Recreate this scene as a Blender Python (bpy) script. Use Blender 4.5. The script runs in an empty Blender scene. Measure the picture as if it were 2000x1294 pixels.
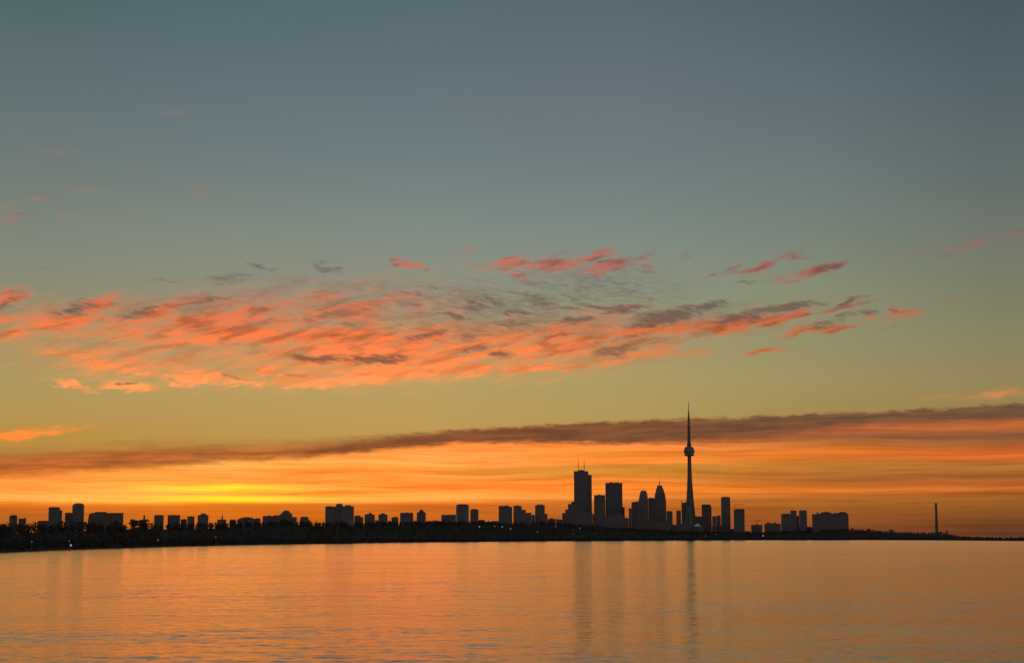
import bpy, bmesh, math, random
import numpy as np
from mathutils import Vector, Matrix

random.seed(7)
RNG = np.random.default_rng(11)
SC = bpy.context.scene
COL = SC.collection
R = math.radians

# ------------------------------------------------------------------ camera
CAM_H = 8.0                       # metres above the lake
F = 3405.0                        # focal length in photo pixels (2000 wide)
CX, CY = 1000.0, 647.0
PITCH = math.atan((1051.0 - CY) / F)
ROLL = R(0.15)
_fw = Vector((0, math.cos(PITCH), math.sin(PITCH)))
_r0 = Vector((1, 0, 0))
_u0 = Vector((0, -math.sin(PITCH), math.cos(PITCH)))
_rt = _r0 * math.cos(ROLL) - _u0 * math.sin(ROLL)
_up = _r0 * math.sin(ROLL) + _u0 * math.cos(ROLL)
cam_d = bpy.data.cameras.new('camera')
cam = bpy.data.objects.new('camera', cam_d)
COL.objects.link(cam)
cam.matrix_world = Matrix(((_rt.x, _up.x, -_fw.x, 0), (_rt.y, _up.y, -_fw.y, 0),
                           (_rt.z, _up.z, -_fw.z, CAM_H), (0, 0, 0, 1)))
cam_d.sensor_width = 36.0
cam_d.lens = F / 2000.0 * 36.0
cam_d.clip_start = 1.0
cam_d.clip_end = 300000.0
SC.camera = cam


def azel(px, py):
    d = _fw + _rt * ((px - CX) / F) + _up * ((CY - py) / F)
    return math.atan2(d.x, d.y), math.atan2(d.z, math.hypot(d.x, d.y))


def azel_deg(px, py):
    a, e = azel(px, py)
    return math.degrees(a), math.degrees(e)


def srgb(r, g, b):
    def f(c):
        c = c / 255.0
        return c / 12.92 if c <= 0.04045 else ((c + 0.055) / 1.055) ** 2.4
    return (f(r), f(g), f(b), 1.0)


# ------------------------------------------------------------------ view / render
SC.view_settings.view_transform = 'Standard'
SC.view_settings.look = 'None'
SC.view_settings.exposure = 0.0
SC.view_settings.gamma = 1.0
SC.view_settings.use_curve_mapping = False
SC.render.engine = 'CYCLES'
SC.cycles.max_bounces = 5
SC.cycles.glossy_bounces = 3
SC.cycles.diffuse_bounces = 2
SC.cycles.transmission_bounces = 2
SC.cycles.sample_clamp_indirect = 4.0

# ------------------------------------------------------------------ world: the dawn sky
world = bpy.data.worlds.new('World')
SC.world = world
world.use_nodes = True
world.cycles.sampling_method = 'MANUAL'
world.cycles.sample_map_resolution = 512
WT = world.node_tree
WT.nodes.clear()


class G:
    """tiny expression helper over a node tree"""
    def __init__(self, tree):
        self.t = tree

    def n(self, kind, **kw):
        nd = self.t.nodes.new(kind)
        for k, v in kw.items():
            setattr(nd, k, v)
        return nd

    def put(self, sock, v):
        if isinstance(v, (int, float)):
            sock.default_value = v
        elif isinstance(v, (tuple, list)):
            sock.default_value = v
        else:
            self.t.links.new(v, sock)

    def m(self, op, a, b=None, c=None, clamp=False):
        nd = self.n('ShaderNodeMath', operation=op, use_clamp=clamp)
        self.put(nd.inputs[0], a)
        if b is not None:
            self.put(nd.inputs[1], b)
        if c is not None:
            self.put(nd.inputs[2], c)
        return nd.outputs[0]

    def step(self, x, a, b, lo=0.0, hi=1.0, kind='SMOOTHSTEP'):
        nd = self.n('ShaderNodeMapRange', interpolation_type=kind, clamp=True)
        self.put(nd.inputs[0], x)
        self.put(nd.inputs[1], a)
        self.put(nd.inputs[2], b)
        self.put(nd.inputs[3], lo)
        self.put(nd.inputs[4], hi)
        return nd.outputs[0]

    def mix(self, fac, a, b, mode='MIX'):
        nd = self.n('ShaderNodeMix', data_type='RGBA', blend_type=mode)
        self.put(nd.inputs[0], fac)
        self.put(nd.inputs[6], a)
        self.put(nd.inputs[7], b)
        return nd.outputs[2]

    def xyz(self, x, y, z=0.0):
        nd = self.n('ShaderNodeCombineXYZ')
        self.put(nd.inputs[0], x)
        self.put(nd.inputs[1], y)
        self.put(nd.inputs[2], z)
        return nd.outputs[0]

    def vm(self, op, a, b=None, scale=None):
        nd = self.n('ShaderNodeVectorMath', operation=op)
        self.put(nd.inputs[0], a)
        if b is not None:
            self.put(nd.inputs[1], b)
        if scale is not None:
            self.put(nd.inputs[3], scale)
        return nd.outputs[0]

    def noise(self, vec, scale=1.0, detail=3.0, rough=0.55, dims='2D', color=False, dist=0.0):
        nd = self.n('ShaderNodeTexNoise', noise_dimensions=dims)
        self.put(nd.inputs['Vector'], vec)
        nd.inputs['Scale'].default_value = scale
        nd.inputs['Detail'].default_value = detail
        nd.inputs['Roughness'].default_value = rough
        nd.inputs['Distortion'].default_value = dist
        return nd.outputs[1] if color else nd.outputs[0]

    def ramp(self, fac, stops, interp='LINEAR'):
        nd = self.n('ShaderNodeValToRGB')
        cr = nd.color_ramp
        cr.interpolation = interp
        stops = sorted(stops, key=lambda s: s[0])
        while len(cr.elements) > 1:
            cr.elements.remove(cr.elements[-1])
        cr.elements[0].position = min(max(stops[0][0], 0), 1)
        cr.elements[0].color = stops[0][1]
        for p, c in stops[1:]:
            e = cr.elements.new(min(max(p, 0), 1))
            e.color = c
        self.put(nd.inputs[0], fac)
        return nd.outputs[0]


g = G(WT)
SUN_AZ = azel_deg(440, 975)[0]
tc = g.n('ShaderNodeTexCoord')
dirn = g.vm('NORMALIZE', tc.outputs['Generated'])
sep = g.n('ShaderNodeSeparateXYZ')
g.put(sep.inputs[0], dirn)
U = g.m('MULTIPLY', g.m('ARCTAN2', sep.outputs[0], sep.outputs[1]), 57.29578)   # azimuth, degrees
V = g.m('MULTIPLY', g.m('ARCSINE', sep.outputs[2]), 57.29578)                   # elevation, degrees

# --- clear-sky colours by azimuth column: y (photo row, converted to elevation) -> colour
CXS = [60, 240, 440, 640, 820, 1240, 1620, 1960]
HIGH = {  # above the low cloud bank
    0: [(80, 101, 105), (81, 102, 107), (82, 104, 110), (84, 104, 111), (86, 105, 112), (86, 103, 113), (80, 96, 105), (72, 86, 95)],
    150: [(94, 112, 115), (94, 112, 118), (95, 113, 120), (96, 113, 120), (98, 113, 121), (99, 112, 120), (92, 107, 115), (82, 97, 104)],
    300: [(107, 119, 118), (106, 120, 120), (106, 121, 123), (106, 122, 124), (107, 123, 126), (107, 121, 124), (103, 117, 118), (92, 106, 106)],
    450: [(124, 132, 120), (126, 134, 123), (127, 136, 126), (126, 137, 128), (126, 138, 130), (123, 136, 128), (117, 128, 119), (110, 116, 106)],
    560: [(137, 138, 114), (138, 140, 118), (140, 142, 122), (141, 144, 124), (142, 146, 127), (139, 146, 126), (133, 138, 114), (121, 123, 102)],
    650: [(156, 146, 104), (157, 148, 108), (158, 149, 112), (158, 150, 113), (157, 152, 114), (152, 150, 114), (145, 142, 107), (133, 130, 97)],
    740: [(172, 151, 94), (175, 153, 96), (178, 155, 97), (178, 156, 98), (178, 157, 100), (169, 153, 99), (158, 143, 96), (147, 132, 89)],
    800: [(178, 149, 84), (181, 150, 86), (184, 152, 87), (185, 154, 89), (186, 156, 91), (173, 151, 90), (160, 138, 83), (153, 127, 76)],
    845: [(182, 140, 66), (184, 144, 71), (186, 148, 76), (187, 150, 79), (188, 152, 82), (178, 146, 80), (166, 130, 72), (158, 116, 66)],
}
# below / inside the low bank
LOW = [
    [(860, 182, 132, 60), (885, 196, 120, 50), (905, 215, 115, 45), (922, 245, 130, 50), (932, 255, 152, 66), (942, 255, 158, 70), (950, 255, 172, 80), (957, 255, 162, 72), (966, 255, 172, 78), (976, 255, 184, 88), (982, 250, 146, 52), (988, 226, 116, 36), (1000, 196, 106, 36), (1020, 180, 98, 34), (1045, 172, 92, 34)],
    [(860, 184, 136, 64), (885, 200, 118, 50), (905, 225, 120, 48), (916, 255, 160, 68), (926, 255, 172, 80), (936, 255, 160, 70), (946, 255, 175, 78), (954, 255, 190, 80), (960, 255, 182, 80), (968, 255, 186, 80), (976, 255, 194, 84), (980, 255, 184, 70), (984, 240, 135, 42), (990, 222, 116, 34), (1005, 206, 108, 32), (1045, 190, 96, 30)],
    [(860, 186, 140, 70), (885, 215, 125, 55), (902, 255, 168, 72), (912, 255, 190, 94), (921, 255, 172, 80), (933, 255, 154, 64), (940, 255, 166, 64), (946, 255, 212, 62), (953, 255, 236, 44), (960, 255, 205, 70), (964, 252, 168, 62), (968, 255, 212, 60), (973, 255, 244, 34), (978, 255, 228, 40), (982, 240, 138, 36), (988, 226, 120, 32), (1005, 216, 112, 28), (1045, 204, 100, 26)],
    [(858, 190, 138, 70), (878, 215, 122, 55), (890, 255, 158, 68), (902, 255, 178, 88), (912, 255, 170, 80), (921, 248, 146, 52), (930, 255, 168, 76), (940, 255, 158, 64), (950, 255, 168, 70), (956, 255, 176, 72), (962, 240, 136, 46), (967, 255, 176, 62), (973, 255, 198, 72), (978, 255, 198, 82), (983, 245, 140, 46), (988, 220, 116, 34), (1005, 210, 108, 30), (1045, 196, 96, 28)],
    [(855, 200, 120, 60), (866, 250, 142, 62), (878, 255, 156, 70), (889, 255, 168, 82), (903, 255, 174, 88), (913, 250, 154, 66), (920, 240, 140, 48), (927, 255, 164, 76), (936, 255, 152, 62), (944, 250, 142, 50), (953, 255, 140, 48), (960, 255, 162, 70), (968, 255, 178, 84), (975, 255, 170, 76), (981, 240, 130, 48), (986, 214, 112, 38), (1002, 204, 106, 34), (1045, 188, 94, 30)],
    [(860, 220, 118, 60), (868, 245, 132, 62), (875, 255, 152, 78), (883, 244, 140, 56), (890, 232, 138, 48), (897, 255, 140, 54), (906, 255, 150, 66), (911, 210, 138, 54), (924, 210, 134, 54), (934, 224, 132, 46), (940, 255, 146, 62), (947, 238, 134, 46), (956, 250, 138, 48), (963, 238, 136, 50), (971, 244, 146, 68), (977, 214, 118, 46), (990, 190, 102, 36), (1015, 172, 94, 38), (1045, 160, 86, 38)],
    [(826, 196, 108, 66), (838, 206, 106, 54), (846, 176, 98, 58), (854, 152, 86, 56), (864, 186, 112, 56), (874, 212, 118, 50), (882, 236, 126, 50), (890, 220, 114, 42), (898, 198, 116, 46), (912, 190, 120, 50), (926, 180, 110, 48), (937, 166, 94, 44), (946, 186, 104, 44), (956, 238, 128, 46), (962, 200, 110, 42), (975, 172, 104, 42), (990, 164, 96, 42), (1010, 150, 82, 40), (1045, 130, 70, 38)],
    [(812, 160, 95, 60), (824, 204, 106, 54), (835, 176, 100, 60), (850, 128, 86, 62), (862, 166, 96, 54), (874, 186, 96, 44), (880, 202, 100, 42), (889, 230, 112, 48), (897, 190, 106, 44), (914, 182, 116, 58), (930, 166, 100, 48), (944, 188, 100, 44), (952, 208, 116, 54), (960, 172, 96, 40), (976, 160, 98, 42), (992, 145, 88, 40), (1010, 122, 75, 38), (1030, 106, 63, 38), (1045, 100, 60, 38)],
]
VLOW = 4.4
# gently wavering streaks
wv = g.noise(g.xyz(g.m('MULTIPLY', U, 0.16), g.m('MULTIPLY', V, 1.1)), 1.0, 3.0, 0.55)
wob = g.m('MULTIPLY', g.m('SUBTRACT', wv, 0.5), 0.34)
wob = g.m('MULTIPLY', wob, g.step(V, 1.2, 1.9))          # the bank's base line stays level
Vw = g.m('ADD', V, wob)
tl = g.m('DIVIDE', Vw, VLOW, clamp=True)
th = g.m('SQRT', g.m('DIVIDE', g.m('SUBTRACT', V, 2.4), 87.6, clamp=True))
low_cols, high_cols = [], []
for i, px in enumerate(CXS):
    low_cols.append(g.ramp(tl, [(azel_deg(px, s[0])[1] / VLOW, srgb(*s[1:])) for s in LOW[i]]))
    hs = [(math.sqrt(max(azel_deg(px, y)[1] - 2.4, 0) / 87.6), srgb(*c[i])) for y, c in HIGH.items()]
    top = HIGH[0][i]
    hs.append((math.sqrt((32 - 2.4) / 87.6), srgb(top[0] * .82, top[1] * .84, top[2] * .9)))
    hs.append((1.0, srgb(top[0] * .6, top[1] * .66, top[2] * .78)))
    high_cols.append(g.ramp(th, hs))
us = [azel_deg(px, 950)[0] for px in CXS]


def column_mix(cols):
    c = cols[0]
    for i in range(1, len(cols)):
        c = g.mix(g.step(U, us[i - 1], us[i], kind='LINEAR'), c, cols[i])
    return c


low = column_mix(low_cols)
high = column_mix(high_cols)

# fine horizontal strands in the glowing layer
st = g.noise(g.xyz(g.m('MULTIPLY', U, 0.22), g.m('MULTIPLY', Vw, 7.0)), 1.0, 4.0, 0.6)
low = g.mix(1.0, low, g.ramp(st, [(0.28, (0.84, 0.76, 0.62, 1)), (0.5, (1, 0.98, 0.90, 1)), (0.72, (1.06, 1.10, 1.08, 1))]), 'MULTIPLY')
st2 = g.noise(g.xyz(g.m('ADD', g.m('MULTIPLY', U, 0.30), 9.0), g.m('MULTIPLY', Vw, 17.0)), 1.0, 3.0, 0.6)
low = g.mix(g.step(V, 0.9, 1.5), low, g.mix(1.0, low, g.ramp(st2, [(0.3, (0.90, 0.84, 0.74, 1)), (0.5, (1, 1, 1, 1)), (0.7, (1.04, 1.06, 1.06, 1))]), 'MULTIPLY'))


def curve(pts):
    """elevation of an edge as a function of azimuth (photo pixels), in units of 8 degrees"""
    t = g.m('DIVIDE', g.m('ADD', U, 24.0), 48.0)
    st_ = []
    for px, py in pts:
        a, e = azel_deg(px, py)
        st_.append(((a + 24) / 48, (e / 8,) * 3 + (1,)))
    c = g.ramp(t, st_, 'LINEAR')
    return g.m('MULTIPLY', c, 8.0)


TOP = curve([(-300, 895), (0, 884), (150, 876), (300, 868), (450, 866), (600, 862), (700, 855), (780, 848), (880, 840), (1000, 833),
             (1120, 826), (1200, 822), (1340, 818), (1500, 812), (1620, 806), (1720, 803), (1850, 797), (1930, 790), (2000, 789), (2400, 770)])
BOT = curve([(-300, 940), (0, 928), (100, 922), (200, 916), (300, 911), (400, 903), (500, 899), (600, 893), (700, 883), (800, 873), (900, 865),
             (1000, 863), (1100, 864), (1200, 866), (1340, 864), (1450, 858), (1560, 848), (1640, 836), (1750, 830), (1850, 826), (2000, 818), (2400, 805)])
n_edge = g.noise(g.xyz(g.m('MULTIPLY', U, 1.4), g.m('MULTIPLY', V, 5.0)), 1.0, 4.0, 0.6)
Ve = g.m('ADD', V, g.m('MULTIPLY', g.m('SUBTRACT', n_edge, 0.5), 0.30))
soft = g.step(U, -10.0, -1.0, 0.60, 0.10)
a_top = g.step(g.m('DIVIDE', g.m('SUBTRACT', TOP, Ve), soft), -0.6, 1.0)
soft2 = g.step(g.m('ABSOLUTE', g.m('ADD', U, 1.0)), 2.0, 12.0, 0.12, 0.30)
a_bot = g.step(g.m('DIVIDE', g.m('SUBTRACT', Ve, BOT), soft2), -0.7, 0.9)
# where the glowing layer hands over to the clear sky
sky = g.mix(g.step(V, g.m('SUBTRACT', TOP, 0.35), g.m('ADD', TOP, 0.1)), low, high)
slab_n = g.noise(g.xyz(g.m('MULTIPLY', U, 0.45), g.m('ADD', g.m('MULTIPLY', V, 5.0), g.m('MULTIPLY', U, -0.22))), 1.0, 4.0, 0.58)
slab_c = g.ramp(g.m('DIVIDE', g.m('ADD', U, 17.0), 34.0),
                [(0.0, srgb(172, 96, 46)), (0.25, srgb(146, 82, 44)), (0.42, srgb(128, 76, 50)), (0.6, srgb(114, 74, 52)), (1.0, srgb(106, 80, 62))])
slab_hi = g.mix(1.0, slab_c, (1.16, 1.1, 1.02, 1), 'MULTIPLY')
slab_lo = g.mix(1.0, slab_c, (0.84, 0.82, 0.84, 1), 'MULTIPLY')
slab_hi = g.mix(g.step(U, -4.0, -9.0, 0.0, 0.45), slab_hi, srgb(226, 122, 62))
slab = g.mix(g.step(slab_n, 0.36, 0.74), slab_lo, slab_hi)
slab_a = g.m('MULTIPLY', g.m('MULTIPLY', a_top, a_bot), g.step(slab_n, 0.3, 0.75, 1.0, 0.88))
sky = g.mix(slab_a, sky, slab)

# --- high broken cloud lit from below by the sun under the horizon.
# (x, y, half length, half height, tilt, weight) in the photo's angular scale
LIT = [
    (430, 640, 380, 72, 3, .66), (740, 690, 380, 62, 3, .78), (1080, 672, 330, 62, 4, .68), (270, 705, 280, 48, -4, .54), (650, 610, 340, 72, 3, .54), (1450, 632, 240, 42, 6, .34), (90, 632, 180, 54, 6, .48), (1080, 520, 300, 34, 2, .30),
    (15, 585, 45, 22, 20, .8), (10, 622, 45, 14, 5, .7), (35, 648, 70, 22, 15, .6), (130, 628, 95, 14, 8, .95), (188, 600, 52, 17, 22, .95),
    (120, 645, 130, 22, 5, .4), (260, 627, 60, 12, 5, .7), (325, 602, 85, 13, 15, .9), (375, 588, 70, 9, 10, .6), (270, 652, 55, 9, 8, .7),
    (405, 626, 125, 15, 10, 1.), (505, 602, 95, 12, 12, .85), (330, 658, 65, 10, 12, .6), (375, 662, 120, 13, 3, .85), (490, 650, 130, 22, 6, .85),
    (600, 655, 130, 22, 3, .95), (690, 658, 110, 24, 6, 1.), (560, 690, 130, 12, -3, .7), (130, 697, 75, 12, -8, .65), (205, 712, 95, 12, -9, .85),
    (262, 727, 60, 10, -8, .7), (330, 702, 85, 14, 0, .55), (150, 753, 42, 6, -16, 1.2), (245, 754, 62, 9, -3, 1.2), (290, 732, 60, 7, -9, .9),
    (352, 736, 95, 6, -10, 1.), (352, 748, 45, 5, -5, 1.), (432, 737, 85, 10, -9, 1.), (440, 757, 34, 4, 15, .9), (550, 732, 65, 11, -16, 1.),
    (620, 746, 100, 11, 2, 1.2), (600, 717, 110, 10, -5, .5), (530, 577, 110, 22, 0, .33), (640, 592, 130, 27, 5, .42), (705, 676, 95, 15, 5, 1.),
    (735, 736, 130, 15, 4, 1.2), (820, 671, 65, 13, 0, 1.), (850, 642, 85, 12, 10, .65), (880, 702, 105, 17, 3, .9), (905, 722, 120, 13, 4, 1.1),
    (962, 666, 75, 15, 5, .9), (1002, 650, 85, 10, 12, .55), (1055, 716, 130, 10, 3, .95), (1100, 687, 130, 17, 5, .65), (1160, 641, 115, 13, 5, .65),
    (1190, 706, 65, 10, 8, .8), (1255, 691, 85, 11, 5, .7), (1240, 646, 105, 17, 6, .9), (1322, 641, 100, 15, 5, .9), (810, 518, 42, 8, -15, 1.),
    (905, 490, 26, 9, 0, .5), (905, 513, 26, 6, 0, .5), (990, 515, 62, 13, 8, .85), (1010, 536, 62, 9, -15, .55), (1085, 515, 62, 15, 0, .95),
    (1152, 503, 52, 6, 12, .8), (1190, 518, 62, 11, 12, .85), (1270, 510, 26, 20, -20, .5), (1272, 531, 22, 6, -10, .5), (1330, 500, 26, 8, 15, .4),
    (1110, 605, 85, 13, 0, .42), (740, 580, 90, 24, 0, .33), (1220, 605, 62, 8, 8, .65), (1420, 633, 120, 15, 6, 1.), (1500, 625, 85, 10, 8, .9),
    (1552, 615, 42, 9, 12, .9), (1485, 517, 72, 8, 14, .85), (1550, 503, 32, 5, 5, .6), (1600, 525, 46, 9, 15, .9), (1550, 541, 55, 6, 8, .55),
    (1500, 531, 32, 6, 5, .4), (1385, 535, 27, 5, 12, .45), (1650, 598, 52, 8, 14, .75), (1562, 648, 48, 8, 14, .9), (1625, 640, 44, 9, 8, .9),
    (1740, 635, 42, 7, 20, .5), (1760, 609, 30, 9, -15, .9), (1712, 619, 22, 6, -5, .65), (1350, 690, 42, 7, 5, .7), (1490, 686, 55, 6, 8, .65),
    (1580, 684, 32, 5, -5, .45), (1380, 706, 42, 5, -10, .35), (1900, 478, 78, 13, 12, .42), (1975, 457, 58, 8, 10, .40), (1760, 502, 130, 8, 14, .28),
    (1960, 768, 95, 9, 4, .55), (1850, 776, 90, 10, 3, .3), (1845, 594, 24, 4, -6, .4), (350, 222, 36, 14, -10, .30), (110, 296, 48, 13, -10, .30),
    (258, 315, 36, 13, -30, .24), (390, 378, 25, 15, 20, .42), (165, 372, 58, 14, -12, .32), (80, 386, 42, 12, 5, .32), (15, 420, 44, 21, -10, .38), (60, 274, 60, 12, -12, .2),
    (135, 415, 34, 10, -5, .3), (40, 846, 125, 10, 6, .85), (-20, 852, 80, 11, 5, .7),
]
DARK = [
    (420, 590, 240, 30, 8, .34), (700, 600, 240, 40, 3, .36), (1010, 625, 300, 44, 2, .42), (850, 655, 260, 30, 4, .30), (640, 650, 180, 18, 6, .30), (1330, 615, 200, 24, 5, .42), (560, 625, 60, 8, 8, .45), (680, 635, 70, 7, 6, .5), (760, 640, 60, 7, 8, .5), (470, 672, 60, 6, 0, .4), (1090, 655, 80, 8, 6, .5), (1150, 670, 60, 7, 6, .45), (330, 640, 50, 7, 8, .4),
    (145, 602, 48, 10, 22, .9), (12, 594, 38, 11, 25, .7), (100, 525, 15, 6, 0, .4), (292, 606, 52, 7, 18, .75), (402, 588, 75, 7, 12, .7),
    (450, 545, 55, 11, 8, .6), (512, 522, 38, 6, -16, .75), (637, 523, 44, 6, -16, .75), (570, 545, 65, 10, 0, .4), (330, 548, 65, 6, 5, .4),
    (605, 625, 28, 9, -20, .5), (620, 700, 64, 9, -2, 1.), (737, 702, 64, 10, 0, 1.2), (245, 749, 20, 4, 0, .9), (570, 732, 26, 5, -12, .6),
    (460, 736, 26, 4, -5, .6), (800, 575, 55, 8, -8, .5), (805, 600, 48, 8, -10, .6), (880, 615, 38, 6, -10, .9), (925, 595, 48, 13, -8, .8),
    (962, 585, 48, 11, -10, .75), (1012, 610, 38, 13, -5, .75), (1002, 630, 54, 10, 5, .7), (830, 656, 64, 8, 8, .7), (940, 650, 64, 8, 8, .6),
    (920, 681, 54, 7, 8, .75), (972, 693, 38, 7, -5, .85), (1062, 590, 54, 15, -10, .75), (1130, 580, 64, 13, -8, .55), (1190, 600, 85, 9, -10, .75),
    (1232, 605, 64, 8, 5, .85), (1120, 625, 44, 8, 5, .9), (1150, 560, 95, 20, -10, .45), (1262, 580, 85, 13, -12, .45), (1050, 555, 75, 13, -12, .5),
    (1202, 685, 54, 10, 10, .85), (1232, 660, 54, 8, 8, .6), (1302, 620, 75, 13, 5, 1.2), (1270, 631, 54, 10, 8, .9), (1377, 597, 42, 8, 10, 1.1),
    (1342, 610, 54, 8, 5, .8), (1442, 620, 85, 8, 8, .9), (1542, 598, 58, 10, 4, 1.2), (1500, 604, 54, 7, 8, .8), (1662, 589, 42, 5, 10, .95),
    (1597, 635, 32, 5, 14, .75), (1652, 620, 38, 5, 10, .65), (1695, 613, 24, 4, -3, .85), (1750, 603, 24, 4, -10, .6), (1462, 550, 24, 4, 0, .6),
    (1190, 512, 32, 6, 10, .5), (1092, 508, 32, 6, 5, .4), (1112, 494, 28, 4, 8, .45), (1180, 555, 200, 44, -6, .50), (950, 592, 200, 50, -4, .50), (1290, 545, 120, 30, -10, .3), (850, 560, 60, 7, -10, .55), (905, 572, 45, 6, -12, .6), (1030, 575, 50, 6, -14, .7), (1095, 600, 46, 7, -10, .7), (1150, 597, 40, 5, -14, .7), (1085, 560, 50, 5, -14, .55), (1210, 570, 60, 5, -14, .55), (700, 560, 60, 6, -8, .35), (760, 605, 50, 6, -6, .4),
]
DEG = math.degrees(1.0 / F)
GROW = 1.45


def hot(c):
    """the glow over-exposes the red channel, as in the photograph"""
    sp = g.n('ShaderNodeSeparateColor')
    g.put(sp.inputs[0], c)
    r_ = g.m('MULTIPLY_ADD', g.m('MAXIMUM', g.m('SUBTRACT', sp.outputs[0], 0.86), 0.0), g.step(g.m('ABSOLUTE', g.m('SUBTRACT', U, SUN_AZ)), 1.0, 9.0, 11.0, 4.5), sp.outputs[0])
    cb = g.n('ShaderNodeCombineColor')
    g.put(cb.inputs[0], r_)
    g.put(cb.inputs[1], sp.outputs[1])
    g.put(cb.inputs[2], sp.outputs[2])
    return cb.outputs[0]




def strokes(lst, P, ulo, uhi):
    acc = None
    for (x, y, a, b, t, w) in lst:
        u0, v0 = azel_deg(x, y)
        m_ = a * DEG * GROW + 0.8
        if u0 + m_ < ulo or u0 - m_ > uhi:
            continue
        mp = g.n('ShaderNodeMapping', vector_type='TEXTURE')
        g.put(mp.inputs['Vector'], P)
        mp.inputs['Location'].default_value = (u0, v0, 0)
        mp.inputs['Rotation'].default_value = (0, 0, R(t))
        mp.inputs['Scale'].default_value = (a * DEG * GROW, b * DEG * GROW * 1.1, 1)
        gr = g.n('ShaderNodeTexGradient', gradient_type='SPHERICAL')
        g.put(gr.inputs[0], mp.outputs[0])
        k_ = g.m('MULTIPLY', gr.outputs[1], w)
        if acc is None:
            acc = k_
        else:
            nd = g.n('ShaderNodeMath', operation='SMOOTH_MAX')
            g.put(nd.inputs[0], acc)
            g.put(nd.inputs[1], k_)
            nd.inputs[2].default_value = 0.08
            acc = nd.outputs[0]
    return acc if acc is not None else 0.0


def clouded(base, ulo, uhi):
    # ragged edges: push the lookup point around with streaky noise
    skew = g.m('SUBTRACT', g.m('MULTIPLY', V, 3.0), g.m('MULTIPLY', U, 0.40))
    wn = g.noise(g.xyz(g.m('MULTIPLY', U, 0.95), skew), 1.0, 4.0, 0.55, color=True)
    wnv = g.vm('MULTIPLY', g.vm('SUBTRACT', wn, (0.5, 0.5, 0.5)), (1.5, 0.46, 0.0))
    P = g.vm('ADD', g.xyz(U, V, 0.0), wnv)
    E_lit = strokes(LIT, P, ulo, uhi)
    E_dark = strokes(DARK, P, ulo, uhi)
    n1 = g.noise(g.xyz(g.m('MULTIPLY', U, 0.9), g.m('SUBTRACT', g.m('MULTIPLY', V, 4.6), g.m('MULTIPLY', U, 0.9))), 1.0, 5.0, 0.6, dist=0.4)
    n3 = g.noise(g.xyz(g.m('ADD', g.m('MULTIPLY', U, 1.9), 11.0), g.m('ADD', g.m('MULTIPLY', V, 10.0), g.m('MULTIPLY', U, 1.7))), 1.0, 4.0, 0.58, dist=0.6)
    lit_a = g.step(g.m('MULTIPLY', E_lit, g.step(n1, 0.28, 0.72, 0.58, 1.42, 'LINEAR')), 0.07, 0.76, 0.0, 0.97)
    dark_a = g.step(g.m('MULTIPLY', E_dark, g.step(n3, 0.30, 0.70, 0.52, 1.42, 'LINEAR')), 0.08, 0.84, 0.0, 0.86)
    lit_hot = g.ramp(g.m('DIVIDE', V, 14.0, clamp=True),
                     [(3.2 / 14, srgb(255, 142, 56)), (4.9 / 14, srgb(255, 164, 94)), (5.5 / 14, srgb(255, 142, 76)), (6.6 / 14, srgb(248, 124, 66)),
                      (7.6 / 14, srgb(222, 116, 78)), (9.0 / 14, srgb(196, 114, 94)), (11.5 / 14, srgb(156, 118, 108))])
    n4 = g.noise(g.xyz(g.m('ADD', g.m('MULTIPLY', U, 0.62), 4.0), g.m('SUBTRACT', g.m('MULTIPLY', V, 3.0), g.m('MULTIPLY', U, 0.55))), 1.0, 5.0, 0.58, dist=0.2)
    lit_dim = g.mix(1.0, lit_hot, (0.52, 0.54, 0.60, 1), 'MULTIPLY')
    lit_c = g.mix(g.m('MULTIPLY', g.step(n4, 0.44, 0.66), g.step(V, 5.0, 6.6, 0.35, 0.9)), lit_hot, lit_dim)
    # the right-hand end of the field gets less of the glow
    lit_c = g.mix(g.step(U, -1.0, 9.0, 0.0, 0.85), lit_c, g.mix(1.0, lit_c, (0.60, 0.68, 0.88, 1), 'MULTIPLY'))
    dark_c = g.ramp(g.m('DIVIDE', V, 14.0, clamp=True),
                    [(5.0 / 14, srgb(136, 82, 60)), (6.5 / 14, srgb(116, 78, 68)), (7.8 / 14, srgb(106, 86, 80)), (9.2 / 14, srgb(112, 104, 98))])
    c = g.mix(lit_a, base, lit_c)
    c = g.mix(dark_a, c, dark_c)
    return hot(c)


def background(c, s=0.985):
    b_ = g.n('ShaderNodeBackground')
    g.put(b_.inputs[0], c)
    b_.inputs[1].default_value = s
    return b_.outputs[0]


def mixsh(fac, a_, b_):
    nd = g.n('ShaderNodeMixShader')
    g.put(nd.inputs[0], fac)
    WT.links.new(a_, nd.inputs[1])
    WT.links.new(b_, nd.inputs[2])
    return nd.outputs[0]


# away from the dawn: blue-grey above, unseen pinkish low sky brightened to light facades
away = g.ramp(g.m('DIVIDE', V, 90.0, clamp=True),
              [(0.0, srgb(146, 128, 128)), (0.08, srgb(168, 146, 142)), (0.18, srgb(150, 140, 140)), (0.35, srgb(106, 114, 122)), (1.0, srgb(56, 72, 88))])
absU = g.m('ABSOLUTE', g.m('SUBTRACT', U, SUN_AZ))
clear = background(hot(g.mix(g.step(absU, 26.0, 95.0), sky, away)))
cuts = [-7.5, -1.5, 4.5]
lims = [-30] + cuts + [30]
parts_ = [background(clouded(sky, lims[i], lims[i + 1])) for i in range(4)]
lr = [mixsh(g.m('GREATER_THAN', U, cuts[0]), parts_[0], parts_[1]), mixsh(g.m('GREATER_THAN', U, cuts[2]), parts_[2], parts_[3])]
cl = mixsh(g.m('GREATER_THAN', U, cuts[1]), lr[0], lr[1])
in_v = g.m('MULTIPLY', g.m('GREATER_THAN', V, 2.6), g.m('LESS_THAN', V, 15.0))
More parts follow.
